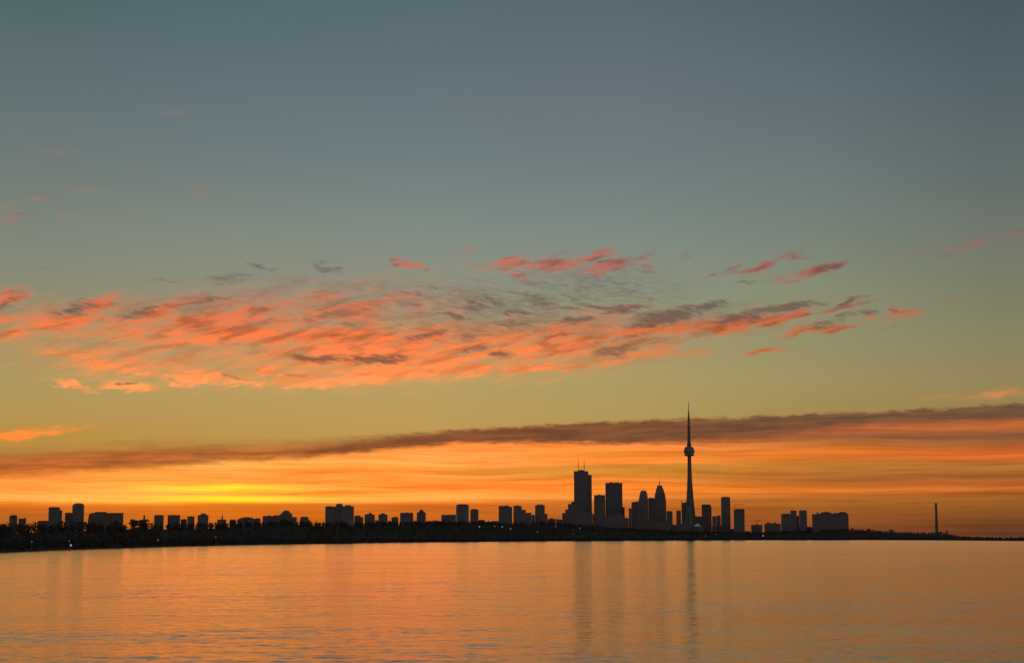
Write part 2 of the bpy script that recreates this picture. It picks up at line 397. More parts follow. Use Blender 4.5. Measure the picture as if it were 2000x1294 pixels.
in_r = g.m('MULTIPLY', in_v, g.m('LESS_THAN', g.m('ABSOLUTE', U), 18.9))
sky_sh = mixsh(in_r, clear, cl)

nish = g.n('ShaderNodeTexSky', sky_type='NISHITA')
nish.sun_disc = False
nish.sun_elevation = R(-1.0)
nish.sun_rotation = R(SUN_AZ)
nish.altitude = 80.0
nish.dust_density = 2.0
bg_nish = g.n('ShaderNodeBackground')
g.put(bg_nish.inputs[0], nish.outputs[0])
bg_nish.inputs[1].default_value = 0.012
add = g.n('ShaderNodeAddShader')
WT.links.new(sky_sh, add.inputs[0])
WT.links.new(bg_nish.outputs[0], add.inputs[1])
wo = g.n('ShaderNodeOutputWorld')
WT.links.new(add.outputs[0], wo.inputs[0])

# the sun is still just under the horizon at the yellow gap
sun_d = bpy.data.lights.new('sun', 'SUN')
sun_d.energy = 0.5
sun_d.angle = R(0.5)
sun_d.color = (1.0, 0.62, 0.3)
sun = bpy.data.objects.new('sun', sun_d)
COL.objects.link(sun)
_sd = Vector((math.sin(R(SUN_AZ)) * math.cos(R(-1)), math.cos(R(SUN_AZ)) * math.cos(R(-1)), math.sin(R(-1))))
sun.rotation_euler = _sd.to_track_quat('Z', 'Y').to_euler()
sun.location = (0, 0, 500)


# ------------------------------------------------------------------ materials
def mat(name, col, rough=0.8, spec=0.3, var=0.25, scale=0.08, metal=0.0):
    m = bpy.data.materials.new(name)
    m.use_nodes = True
    t = m.node_tree
    h = G(t)
    b = t.nodes['Principled BSDF']
    geo = h.n('ShaderNodeNewGeometry')
    nz = h.noise(geo.outputs['Position'], scale, 4.0, 0.6, '3D')
    oi = h.n('ShaderNodeObjectInfo')
    k = h.m('MULTIPLY', h.step(nz, 0.3, 0.7, 1 - var, 1 + var, 'LINEAR'), h.step(oi.outputs['Random'], 0, 1, 0.8, 1.2, 'LINEAR'))
    c = h.vm('SCALE', (col[0], col[1], col[2]), scale=k)
    h.put(b.inputs['Base Color'], c)
    b.inputs['Roughness'].default_value = rough
    b.inputs['Specular IOR Level'].default_value = spec
    b.inputs['Metallic'].default_value = metal
    return m


M = {
    'concrete': mat('concrete', (0.13, 0.122, 0.115)),
    'precast': mat('pale_precast', (0.16, 0.148, 0.14)),
    'brick': mat('brown_brick', (0.12, 0.088, 0.072)),
    'stone': mat('tan_stone', (0.15, 0.125, 0.105)),
    'marble': mat('white_marble', (0.18, 0.172, 0.168)),
    'steel': mat('dark_steel', (0.08, 0.078, 0.08), 0.5, 0.5),
    'glass': mat('window_glass', (0.07, 0.07, 0.072), 0.3, 0.5, 0.15),
    'roof': mat('roof_felt', (0.07, 0.07, 0.07)),
    'white_roof': mat('white_roof_membrane', (0.5, 0.48, 0.45), 0.6, 0.3, 0.06),
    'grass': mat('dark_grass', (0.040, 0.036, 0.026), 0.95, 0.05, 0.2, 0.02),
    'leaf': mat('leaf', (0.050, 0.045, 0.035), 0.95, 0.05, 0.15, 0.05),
    'bark': mat('bark', (0.06, 0.045, 0.035), 0.9),
    'crane': mat('crane_paint', (0.25, 0.12, 0.03), 0.6),
}


def emis(name, col, s):
    m = bpy.data.materials.new(name)
    m.use_nodes = True
    b = m.node_tree.nodes['Principled BSDF']
    b.inputs['Base Color'].default_value = (0.5, 0.5, 0.5, 1)
    b.inputs['Emission Color'].default_value = (*col, 1)
    b.inputs['Emission Strength'].default_value = s
    return m


M['lamp_white'] = emis('lamp_white', (1.0, 0.93, 0.85), 0.36)
M['lamp_warm'] = emis('lamp_warm', (1.0, 0.80, 0.52), 0.2)
M['lamp_dim'] = emis('lamp_dim', (1.0, 0.75, 0.62), 0.08)
M['lamp_red'] = emis('lamp_red', (1.0, 0.22, 0.12), 0.45)

W_SMALL, W_MID, W_R0, W_R1 = 0.145, 0.105, 0.165, 0.195
# water: rippled lake, slopes from three scales of noise with calmer and rougher patches
wm = bpy.data.materials.new('lake_water')
wm.use_nodes = True
h = G(wm.node_tree)
wb = wm.node_tree.nodes['Principled BSDF']
geo = h.n('ShaderNodeNewGeometry')
pos = geo.outputs['Position']


def slope(vscale, amp, detail, off):
    p_ = h.vm('ADD', h.vm('MULTIPLY', pos, vscale), off)
    c_ = h.noise(p_, 1.0, detail, 0.55, '2D', color=True)
    return h.vm('SCALE', h.vm('SUBTRACT', c_, (0.5, 0.5, 0.5)), scale=amp)


gust = h.noise(h.vm('MULTIPLY', pos, (0.010, 0.034, 0.0)), 1.0, 4.0, 0.6, '2D')
gust_k = h.step(gust, 0.32, 0.68, 0.42, 1.7)
# far off the ripples are finer than a pixel: there the same slopes live in the roughness
psep = h.n('ShaderNodeSeparateXYZ')
h.put(psep.inputs[0], pos)
dist = h.m('SQRT', h.m('ADD', h.m('POWER', psep.outputs[0], 2.0), h.m('POWER', psep.outputs[1], 2.0)))
near = h.step(dist, 250.0, 2200.0, 1.0, 0.15)
s_small = slope((0.8, 1.5, 0), W_SMALL, 2.0, (3.1, 7.7, 0))
s_mid = slope((0.16, 0.42, 0), W_MID, 2.0, (13.0, 1.2, 0))
s_big = slope((0.015, 0.06, 0), 0.05, 2.0, (5.5, 21.0, 0))
s_all = h.vm('SCALE', h.vm('ADD', h.vm('ADD', s_small, s_mid), s_big), scale=h.m('MULTIPLY', gust_k, near))
s_xy = h.vm('MULTIPLY', s_all, (0.8, 1.0, 0.0))
nrm = h.vm('NORMALIZE', h.vm('ADD', s_xy, (0, 0, 1)))
rough = h.step(dist, 150.0, 2500.0, W_R0, W_R1)
wt = wm.node_tree
wt.nodes.remove(wb)
body = h.n('ShaderNodeBsdfDiffuse')
body.inputs['Color'].default_value = (0.012, 0.018, 0.018, 1)
gl = h.n('ShaderNodeBsdfGlossy', distribution='BECKMANN')
gl.inputs['Color'].default_value = (1, 1, 1, 1)
h.put(gl.inputs['Roughness'], rough)
h.put(gl.inputs['Normal'], nrm)
fz = h.n('ShaderNodeFresnel')
fz.inputs['IOR'].default_value = 1.333
h.put(fz.inputs['Normal'], nrm)
mxs = h.n('ShaderNodeMixShader')
wt.links.new(fz.outputs[0], mxs.inputs[0])
wt.links.new(body.outputs[0], mxs.inputs[1])
wt.links.new(gl.outputs[0], mxs.inputs[2])
wt.links.new(mxs.outputs[0], [n_ for n_ in wt.nodes if n_.type == 'OUTPUT_MATERIAL'][0].inputs['Surface'])
M['water'] = wm


# ------------------------------------------------------------------ mesh helpers
def link(name, me, material, parent=None):
    o = bpy.data.objects.new(name, me)
    COL.objects.link(o)
    if material is not None:
        me.materials.append(M[material])
    if parent is not None:
        o.parent = parent
    return o


def np_mesh(name, verts, faces):
    me = bpy.data.meshes.new(name)
    me.from_pydata([tuple(v) for v in verts], [], [tuple(f) for f in faces])
    me.update()
    return me


class MB:
    def __init__(self):
        self.v = []
        self.f = []

    def box(self, x0, x1, y0, y1, z0, z1):
        b = len(self.v)
        self.v += [(x0, y0, z0), (x1, y0, z0), (x1, y1, z0), (x0, y1, z0), (x0, y0, z1), (x1, y0, z1), (x1, y1, z1), (x0, y1, z1)]
        self.f += [(b, b + 3, b + 2, b + 1), (b + 4, b + 5, b + 6, b + 7), (b, b + 1, b + 5, b + 4),
                   (b + 1, b + 2, b + 6, b + 5), (b + 2, b + 3, b + 7, b + 6), (b + 3, b, b + 4, b + 7)]
        return self

    def frustum(self, lo, hi, z0, z1):
        """lo, hi = (x0, x1, y0, y1)"""
        b = len(self.v)
        for (x0, x1, y0, y1), z in ((lo, z0), (hi, z1)):
            self.v += [(x0, y0, z), (x1, y0, z), (x1, y1, z), (x0, y1, z)]
        self.f += [(b, b + 3, b + 2, b + 1), (b + 4, b + 5, b + 6, b + 7), (b, b + 1, b + 5, b + 4),
                   (b + 1, b + 2, b + 6, b + 5), (b + 2, b + 3, b + 7, b + 6), (b + 3, b, b + 4, b + 7)]
        return self

    def lathe(self, prof, cx=0.0, cy=0.0, n=24, sy=1.0):
        b = len(self.v)
        for r, z in prof:
            for k in range(n):
                a = 2 * math.pi * k / n
                self.v.append((cx + r * math.cos(a), cy + r * sy * math.sin(a), z))
        for i in range(len(prof) - 1):
            for k in range(n):
                k2 = (k + 1) % n
                self.f.append((b + i * n + k, b + i * n + k2, b + (i + 1) * n + k2, b + (i + 1) * n + k))
        self.f.append(tuple(b + k for k in reversed(range(n))))
        e = b + (len(prof) - 1) * n
        self.f.append(tuple(e + k for k in range(n)))
        return self

    def bar(self, p, q, r, n=5):
        p, q = Vector(p), Vector(q)
        d = (q - p).normalized()
        a = d.orthogonal().normalized()
        c = d.cross(a)
        b = len(self.v)
        for e in (p, q):
            for k in range(n):
                t = 2 * math.pi * k / n
                self.v.append(tuple(e + (a * math.cos(t) + c * math.sin(t)) * r))
        for k in range(n):
            k2 = (k + 1) % n
            self.f.append((b + k, b + k2, b + n + k2, b + n + k))
        self.f.append(tuple(b + k for k in reversed(range(n))))
        self.f.append(tuple(b + n + k for k in range(n)))
        return self

    def build(self, name, material, parent=None):
        return link(name, np_mesh(name, self.v, self.f), material, parent)


def interp(pts, x):
    return float(np.interp(x, [p[0] for p in pts], [p[1] for p in pts]))


# ------------------------------------------------------------------ setting: lake and land
SHORE = [(-700, 800), (-300, 980), (0, 1184), (150, 1490), (320, 1920), (500, 2545), (640, 3026), (840, 4130), (1080, 5240), (1348, 6100),
         (1560, 6250), (1700, 5900), (1850, 4800), (2000, 3900), (2300, 3400), (2700, 3200)]
PROFILE = [(-700, 1030), (0, 1027), (20, 1024), (60, 1022), (100, 1021), (170, 1022), (240, 1022), (255, 1019), (275, 1015), (290, 1022), (420, 1022),
           (442, 1019), (500, 1018), (560, 1016), (600, 1017.5), (640, 1020), (760, 1018.5), (860, 1018), (940, 1017), (980, 1020), (1070, 1018), (1200, 1030),
           (1320, 1036), (1400, 1038), (1460, 1039), (1520, 1037), (1590, 1035), (1660, 1032), (1700, 1033), (1722, 1036), (1760, 1038),
           (1800, 1039), (1840, 1039), (1862, 1043), (1875, 1046.5), (1920, 1048), (2000, 1048.4), (2700, 1048.4)]


def shore_d(px):
    return interp(SHORE, px)


def ridge_d(px):
    return shore_d(px) * 1.10 + 60


def tree_h(px):
    return interp([(-700, 12), (0, 12), (640, 12), (1100, 11), (1400, 9), (1700, 9), (1850, 6.5), (1880, 5.0), (2000, 4.6), (2700, 4.6)], px)


def ridge_z(px):
    d = ridge_d(px)
    return max(CAM_H + d * math.tan(azel(px, interp(PROFILE, px))[1]) - tree_h(px) * .58, 1.0)


def land_z(px, d):
    s, r = shore_d(px), ridge_d(px)
    zr = ridge_z(px)
    return interp([(s - 40, -1.5), (s, 0.5), (s + 12, 1.2), (s + 60, min(2.5, zr)), (r, zr), (r + 400, zr), (30000, zr)], d)


def ground(px, d, z=None):
    a = azel(px, 1045)[0]
    return Vector((d * math.sin(a), d * math.cos(a), land_z(px, d) if z is None else z))


wme = np_mesh('water', [(-60000, -3000, 0), (60000, -3000, 0), (60000, 140000, 0), (-60000, 140000, 0)], [(0, 1, 2, 3)])
water = link('water', wme, 'water')
water['kind'] = 'structure'

cols = list(range(-700, 2701, 17))
rows = None
vs, fs = [], []
for px in cols:
    s, r = shore_d(px), ridge_d(px)
    ds = [s - 40, s - 2, s, s + 12, s + 60] + [s + 60 + (r - s - 60) * k / 5 for k in range(1, 6)] + [r + 400, r + 1500, 16000]
    for k, d in enumerate(ds):
        p = ground(px, d)
        jit = 0.0 if k < 3 or k > 10 else random.uniform(-.5, .5)
        vs.append((p.x, p.y, p.z + jit))
nr = 13
for i in range(len(cols) - 1):
    for k in range(nr - 1):
        fs.append((i * nr + k, (i + 1) * nr + k, (i + 1) * nr + k + 1, i * nr + k + 1))
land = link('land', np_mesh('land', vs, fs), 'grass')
land['kind'] = 'structure'

# ------------------------------------------------------------------ tree masses
def crown_cloud(bases, heights, widths, n_leaf, leaf, crown_lo=0.22):
    """leaf-clump quads spread through each crown's volume, one mesh for all"""
    nt = len(bases)
    N = nt * n_leaf
    d = RNG.normal(size=(N, 3))
    d /= np.linalg.norm(d, axis=1)[:, None]
    rad = RNG.uniform(0.25, 1.0, N) ** 0.5
    # lobes: every crown is pushed out in a few directions
    lob = RNG.normal(size=(nt, 4, 3))
    lob /= np.linalg.norm(lob, axis=2)[:, :, None]
    dd = d.reshape(nt, n_leaf, 3)
    bump = np.max(np.einsum('tlk,tjk->tlj', dd, lob), axis=2).reshape(N)
    rad *= 0.72 + 0.38 * np.clip(bump, 0, 1)
    H = np.repeat(heights, n_leaf)
    W = np.repeat(widths, n_leaf)
    B = np.repeat(bases, n_leaf, axis=0)
    zc = H * (crown_lo + 1) / 2
    zr = H * (1 - crown_lo) / 2
    c = B + np.stack([d[:, 0] * rad * W, d[:, 1] * rad * W, zc + d[:, 2] * rad * zr], 1)
    a = RNG.normal(size=(N, 3))
    a /= np.linalg.norm(a, axis=1)[:, None]
    b = np.cross(a, RNG.normal(size=(N, 3)))
    b /= np.linalg.norm(b, axis=1)[:, None]
    s = (RNG.uniform(0.6, 1.25, N) * leaf * np.clip(H / 11.0, .5, 1.3))[:, None]
    q = np.stack([c - a * s, c + b * s * .8, c + a * s, c - b * s * .8], 1).reshape(-1, 3)
    return q


def quad_object(name, q, material, extra=None, parent=None):
    n = len(q) // 4
    me = bpy.data.meshes.new(name)
    verts = q
    me.vertices.add(len(verts))
    me.vertices.foreach_set('co', verts.astype(np.float32).ravel())
    me.loops.add(n * 4)
    me.loops.foreach_set('vertex_index', np.arange(n * 4, dtype=np.int32))
    me.polygons.add(n)
    me.polygons.foreach_set('loop_start', np.arange(0, n * 4, 4, dtype=np.int32))
    me.update(calc_edges=True)
    me.validate()
    return link(name, me, material, parent)


def belt(px0, px1, kind):
    bases, hs, ws = [], [], []
    px = px0
    while px < px1:
        s, r = shore_d(px), ridge_d(px)
        th_ = tree_h(px)
        if kind == 'shore':
            for k in range(3):
                d = s + random.uniform(10, 26) + 22 * k
                hh = th_ * random.uniform(.45, .85)
                bases.append(ground(px + random.uniform(-2, 2), d))
                hs.append(hh)
                ws.append(hh * random.uniform(.42, .62))
            px += 5.5 / s * F * random.uniform(.7, 1.3)
        elif kind == 'slope':
            for k in range(3 if px < 600 else 6):
                d = s + 70 + (r - s - 70) * random.random()
                hh = th_ * random.uniform(.6, 1.0)
                bases.append(ground(px, d))
                hs.append(hh)
                ws.append(hh * random.uniform(.4, .6))
            px += 9.0 / s * F * random.uniform(.7, 1.3)
        else:
            for k in range(4):
                d = r + random.uniform(-30, 30)
                hh = th_ * (random.uniform(.3, .6) if k > 1 else random.choice([random.uniform(.35, .7), random.uniform(.5, .85), random.uniform(.6, 1.0)]))
                bases.append(ground(px, d))
                hs.append(hh)
                ws.append(hh * random.uniform(.38, .6))
            px += 6.5 / s * F * random.uniform(.6, 1.4)
    return np.array([tuple(b) for b in bases]), np.array(hs), np.array(ws)


def make_belt(name, px0, px1, label):
    qs = []
    for kind, nl in (('shore', 70), ('slope', 40), ('ridge', 90)):
        b, hh, ww = belt(px0, px1, kind)
        if kind == 'shore':
            b[:, 2] -= 0.1 * hh
        qs.append(crown_cloud(b, hh, ww, nl, 1.1, -0.05))
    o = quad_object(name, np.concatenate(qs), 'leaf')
    o['kind'] = 'stuff'
    o['label'] = label
    o['category'] = 'trees'
    return o


make_belt('shoreline_trees', -160, 1080, 'dark unbroken belt of trees along the left shore under the apartment blocks')
make_belt('harbour_trees', 1080, 1465, 'low dark tree line along the waterfront below the downtown towers')
make_belt('island_trees', 1465, 2160, 'low dark trees covering the far flat island on the right')


# ------------------------------------------------------------------ buildings
class Thing:
    """an Empty at the base of one thing; parts are given in photo pixels at its distance"""
    def __init__(self, name, label, cat, x0, x1, ytop, D, yaw=0.0, k=0.8, group=None):
        self.xc = (x0 + x1) / 2
        D = max(D, ridge_d(self.xc) + 80) if cat not in ('light', 'hut') else D
        self.D = D
        self.az = azel(self.xc, ytop)[0]
        p = Vector((D * math.sin(self.az), D * math.cos(self.az), 0))
        self.z0 = land_z(self.xc, D) - 1.0
        p.z = self.z0
        e = bpy.data.objects.new(name, None)
        COL.objects.link(e)
        e.location = p
        e.rotation_euler = (0, 0, -self.az + R(yaw))
        e['label'] = label
        e['category'] = cat
        if group:
            e['group'] = group
        self.e = e
        self.s = 1.0 / (math.cos(R(yaw)) + k * abs(math.sin(R(yaw))))
        self.yref = ytop
        self.w = self.x(x1) - self.x(x0)

    def x(self, px):
        return self.D * math.tan(azel(px, self.yref)[0] - self.az) * self.s

    def z(self, py, px=None):
        return CAM_H + self.D * math.tan(azel(self.xc if px is None else px, py)[1]) - self.z0

    def body(self, x0, x1, ytop, depth=None, yoff=0.0, wall='concrete', fl=3.3, bay=6.5, name='walls', ybot=None, band=1.15, cap=True):
        a, b = self.x(x0), self.x(x1)
        d = (depth if depth else (b - a) * .8) / 2
        zt = self.z(ytop)
        zb = 0.0 if ybot is None else self.z(ybot)
        core = MB().box(a + .4, b - .4, yoff - d + .4, yoff + d - .4, zb, zt - .25).build(name, 'glass', self.e)
        fr = MB()
        n = max(1, int((zt - zb) / fl))
        fh = (zt - zb) / n
        for i in range(n + 1):
            z_ = zb + i * fh
            fr.box(a + .12, b - .12, yoff - d + .12, yoff + d - .12, max(z_ - band / 2, zb), min(z_ + band / 2, zt))
        nx = max(1, round((b - a) / bay))
        ny = max(1, round(2 * d / bay))
        for i in range(nx + 1):
            xx = a + .45 + (b - a - .9) * i / nx
            fr.box(xx - .35, xx + .35, yoff - d, yoff + d, zb, zt - .03)
        for i in range(1, ny):
            yy = yoff - d + .45 + (2 * d - .9) * i / ny
            fr.box(a, b, yy - .35, yy + .35, zb, zt - .06)
        f = fr.build('facade_frame', wall, core)
        f['kind'] = 'stuff'
        if cap:
            MB().box(a - .1, b + .1, yoff - d - .1, yoff + d + .1, zt + .003, zt + .55).build('parapet', wall, self.e)
        return core

    def box(self, name, x0, x1, ytop, ybot, depth, material='roof', yoff=0.0):
        return MB().box(self.x(x0), self.x(x1), yoff - depth / 2, yoff + depth / 2, self.z(ybot), self.z(ytop)).build(name, material, self.e)

    def mast(self, name, px, ytop, ybot, r=0.9, material='steel'):
        zt, zb = self.z(ytop), self.z(ybot)
        return MB().lathe([(r, zb), (r * .8, zb + (zt - zb) * .55), (r * .45, zb + (zt - zb) * .56), (r * .3, zt)], self.x(px), 0, 8).build(name, material, self.e)


def simple(name, label, cat, x0, x1, ytop, D, wall='concrete', ph=(), yaw=0, k=.8, fl=3.2, bay=6.5, masts=(), extra=(), group=None):
    t = Thing(name, label, cat, x0, x1, ytop, D, yaw, k, group)
    t.body(x0, x1, ytop, depth=max(t.w * k, 10), wall=wall, fl=fl, bay=bay)
    for (a, b, y) in ph:
        t.box('penthouse', a, b, y, ytop - .12, max(t.w * k * .5, 6), wall)
    rg = random.Random(int(x0 * 7))
    for q_ in range(rg.choice([1, 2, 2, 3])):
        xx = rg.uniform(x0 + .12 * (x1 - x0), x1 - .3 * (x1 - x0))
        t.box('roof_plant', xx, xx + rg.uniform(.08, .2) * (x1 - x0), ytop - rg.uniform(.6, 1.7), ytop - .25, rg.uniform(3, 6), 'roof', rg.uniform(-3, 3) - t.w * k * .27)
    for (a, b, y) in extra:
        t.body(a, b, y, depth=max(t.w * k * .7, 8), wall=wall, fl=fl, bay=bay, name='wing')
    for (p_, yt) in masts:
        t.mast('antenna', p_, yt, ytop, 0.6)
    return t


# ---- massed low roofs that close the gaps between the taller blocks
def infill(x0, x1, y, label):
        px = (x0 + x1) / 2
        D = ridge_d(px) + random.uniform(90, 140)
        t = Thing('low_rise_building', label, 'building', x0, x1, y, D)
        wall = ['brick', 'concrete', 'stone']
        hw, dd = t.w / 2, random.uniform(9, 15)
        zt = max(t.z(y), 5.0)
        wl = random.choice(wall)
        core = MB().box(-hw + .3, hw - .3, -dd / 2 + .3, dd / 2 - .3, 0, zt - .3).build('walls', 'glass', t.e)
        fr = MB()
        nf = max(2, int(zt / 3.3))
        for i in range(nf + 1):
            zz = zt * i / nf
            fr.box(-hw + .1, hw - .1, -dd / 2 + .1, dd / 2 - .1, max(0, zz - .7), min(zt, zz + .7))
        for i in range(5):
            xx = -hw + .5 + (2 * hw - 1) * i / 4
            fr.box(xx - .5, xx + .5, -dd / 2, dd / 2, 0, zt - .04)
        fr.build('facade_frame', wl, core)['kind'] = 'stuff'
        if random.random() < .45:
            xx = random.uniform(-hw * .6, hw * .3)
            MB().box(xx, xx + hw * .4, -2, 2, zt + .004, zt + random.uniform(1.5, 3)).build('roof_plant', wl, t.e)
        elif random.random() < .5:
            MB().frustum((-hw, hw, -dd / 2, dd / 2), (-hw * .7, hw * .7, -.4, .4), zt + .004, zt + 2.6).build('roof', 'roof', t.e)


for (x0, x1, y, lab) in (
        (757.5, 764, 1018, 'dark low roof in the gap right of the wide penthouse block'),
        (807.3, 813.8, 1016, 'dark low roof between the plain square slab and the peaked block'),
        (947.5, 960, 1018, 'dark low roof right of the cylinder tower pair'),
        (960.5, 973.8, 1016.5, 'dark low roof left of the lone tower pair'),
        (1038.3, 1044.8, 1006, 'dark low roof between the lone tower pair and the rounded cap tower'),
        (1121, 1157, 1000, 'broad dark podium at the foot of the twin antenna skyscraper'),
        (1157.2, 1180, 1003, 'dark podium at the foot of the shorter flat downtown tower'),
        (1180.2, 1219, 1006, 'broad dark podium at the foot of the black box tower'),
        (1240, 1276, 1013, 'dark low block at the foot of the bullet topped tower'),
        (1276.5, 1311, 1017, 'dark low block at the foot of the spired tower'),
        (1311.5, 1321.5, 1025, 'dark low block in the narrow gap left of the needle tower'),
        (1321.8, 1350, 1022, 'dark low block in front of the needle tower base'),
        (1372, 1390, 1022, 'dark low block at the foot of the cut corner tower'),
        (1390.5, 1426, 1026, 'dark low block at the foot of the slender slab tower'),
        (1426.3, 1454, 1032, 'dark low block at the foot of the round shouldered tower'),
        (1556, 1587, 1029, 'dark low block between the notched pair and the widest block'),
        ):
    infill(x0, x1, y, lab)

# ---- left shore, west to east
simple('apartment_block', 'small dark apartment block with stepped top nearest the left edge', 'building', 18.5, 33.5, 1008, 1750, 'brick', [(22, 32, 1005)], 6)
simple('apartment_block', 'short flat block just right of the leftmost stepped apartment block', 'building', 36.5, 51, 1013, 1800, 'concrete', [(48, 50.8, 1010.5), (37.5, 41, 1012)], -5)
simple('low_block', 'low dark block tucked left of the square slab tower on the left', 'building', 75, 95, 1017.5, 1850, 'brick')
simple('apartment_tower', 'square slab tower with low side wing on the left shore', 'building', 95, 117, 991, 2000, 'concrete', [(99, 113, 989.6)], 7, extra=[(117, 122.5, 996.5)])
simple('apartment_block', 'mid height block joined to the left of the round topped tower', 'building', 127, 142, 1002, 2050, 'brick', [(130, 138, 1000.5)])
t = Thing('apartment_tower', 'tallest tower of the left shore, with a rounded chamfered top', 'building', 141.5, 164.5, 986, 2100)
t.body(141.5, 164.5, 986, wall='precast', cap=False)
d_ = t.w * .4
MB().frustum((t.x(141.5), t.x(164.5), -d_, d_), (t.x(146), t.x(161), -d_ * .6, d_ * .6), t.z(986), t.z(982.6)).build('crown', 'precast', t.e)
t.box('penthouse', 148, 159, 981.6, 982.5, d_ * .9, 'roof')
t = Thing('apartment_slab', 'very wide dark slab building with sloped left shoulder', 'building', 170, 241, 1002, 2000, 0, .3)
t.body(178, 241, 1002, depth=18, wall='brick')
MB().frustum((t.x(169), t.x(177.9), -9, 9), (t.x(174), t.x(177.9), -9, 9), 0, t.z(1003)).build('stair_wing', 'brick', t.e)
t.box('penthouse', 185, 208, 999, 1001.9, 9, 'brick')
t = Thing('chimney_house', 'thin chimney on a low house on the wooded rise', 'chimney', 279, 285, 1012, 2150)
MB().box(t.x(272), t.x(287), -6, 6, 0, t.z(1016)).build('walls', 'brick', t.e)
MB().frustum((t.x(271), t.x(288), -6.5, 6.5), (t.x(277), t.x(282), -1, 1), t.z(1016) + .02, t.z(1013.5)).build('roof', 'roof', t.e)
MB().lathe([(1.3, t.z(1016)), (.95, t.z(1006.4)), (1.15, t.z(1006.3)), (1.15, t.z(1005.4))], t.x(281.7), 3, 10).build('chimney_stack', 'brick', t.e)
simple('apartment_block', 'squat dark block with curved roof corner right of the wooded rise', 'building', 301, 320, 1006.2, 2450, 'concrete', [(303, 313, 1005)], 8)
simple('apartment_block', 'wide plain block under the left end of the yellow glow', 'building', 327.6, 352, 1006, 2500, 'stone')
simple('low_block', 'narrow low link between two flat blocks under the yellow glow', 'building', 353, 365, 1014, 2520, 'brick')
simple('apartment_block', 'small square block between the wide plain block and penthouse block', 'building', 366, 380, 1008.5, 2500, 'brick', [(367.5, 377, 1007.7)])
simple('apartment_block', 'block crowned by one central penthouse box below the yellow glow', 'building', 386, 407.5, 1006, 2550, 'precast', [(392, 403, 1002)], -5)
t = simple('church', 'low hall with a thin spire like mast below the brightest yellow', 'building', 424.5, 442, 1014.5, 2700, 'stone')
MB().frustum((t.x(432), t.x(436), -2, 2), (t.x(433.9), t.x(434.2), -.2, .2), t.z(1014.5), t.z(1002)).build('spire', 'steel', t.e)


def gable(name, label, x0, x1, ywall, yridge, D, wall='brick', hip=.35):
    t = Thing(name, label, 'building', x0, x1, ywall, D)
    w = t.w
    MB().box(-w / 2, w / 2, -6, 6, 0, t.z(ywall)).build('walls', wall, t.e)
    MB().frustum((-w / 2 - .4, w / 2 + .4, -6.4, 6.4), (-w / 2 * hip, w / 2 * hip, -.3, .3), t.z(ywall) + .01, t.z(yridge)).build('roof', 'roof', t.e)
    for s_ in (-1, 1):
        MB().box(s_ * w * .28 - .5, s_ * w * .28 + .5, -1, .2, t.z(ywall), t.z(yridge) + .8).build('chimney', 'brick', t.e)
    ws = MB()
    n = max(2, int(w / 3.5))
    for i in range(n):
        xx = -w / 2 + w * (i + .5) / n
        ws.box(xx - .6, xx + .6, -6.06, -5.9, t.z(ywall) - 2.4, t.z(ywall) - .9)
    ws.build('windows', 'glass', t.e)['kind'] = 'stuff'
    return t


gable('gabled_house', 'small gabled house just right of the thin spire', 448, 461, 1016.5, 1013.6, 2700)
gable('long_roofed_hall', 'long low hall with shallow pitched roof right of the spire', 464, 500, 1013.2, 1009, 2750, 'stone', .2)
simple('low_block', 'flat low block joined to the right of the long pitched hall', 'building', 498, 509, 1012.2, 2800, 'brick')
simple('apartment_block', 'broad flat block stepping up towards the domed building', 'building', 513, 534, 1007.5, 2850, 'stone', [(524, 528, 1006)], extra=[(534, 547, 1006.2)])
t = Thing('domed_hall', 'dark domed building bulging above the left shoreline', 'building', 546, 571, 1004, 2900)
t.body(546, 571, 1004.5, wall='stone')
t.box('upper_storey', 549, 569.5, 1001, 1004.3, t.w * .7, 'stone')
rd = t.x(566.5) - t.x(551.5)
MB().lathe([(rd / 2, t.z(1001) + .02), (rd / 2 * .96, t.z(999.4)), (rd / 2 * .8, t.z(997.6)), (rd / 2 * .5, t.z(996.4)), (.6, t.z(995.8))], t.x(559), 0, 20).build('dome', 'steel', t.e)
t.body(571, 580, 1009.5, depth=14, wall='stone', name='wing')
simple('apartment_block', 'small chamfered block alone in the gap left of the massive tower', 'building', 586, 603, 1010, 3000, 'concrete', [(588.5, 600, 1008.2)], 6)
t = Thing('apartment_slab', 'massive black tower block with uneven roofline at the shore bend', 'building', 635.3, 691.4, 989, 3400, 0, .35)
t.body(635.3, 656, 989, depth=20, wall='concrete')
t.body(656.05, 669.5, 986.5, depth=23, wall='concrete', name='stair_core')
t.body(669.55, 691.4, 988.5, depth=20, wall='concrete', name='wing')
t.box('penthouse', 638, 647, 987.6, 988.8, 8, 'concrete')
t.box('penthouse', 657, 668.5, 983, 986.3, 10, 'concrete')
t.box('penthouse', 674, 685, 985.6, 988.2, 8, 'concrete')

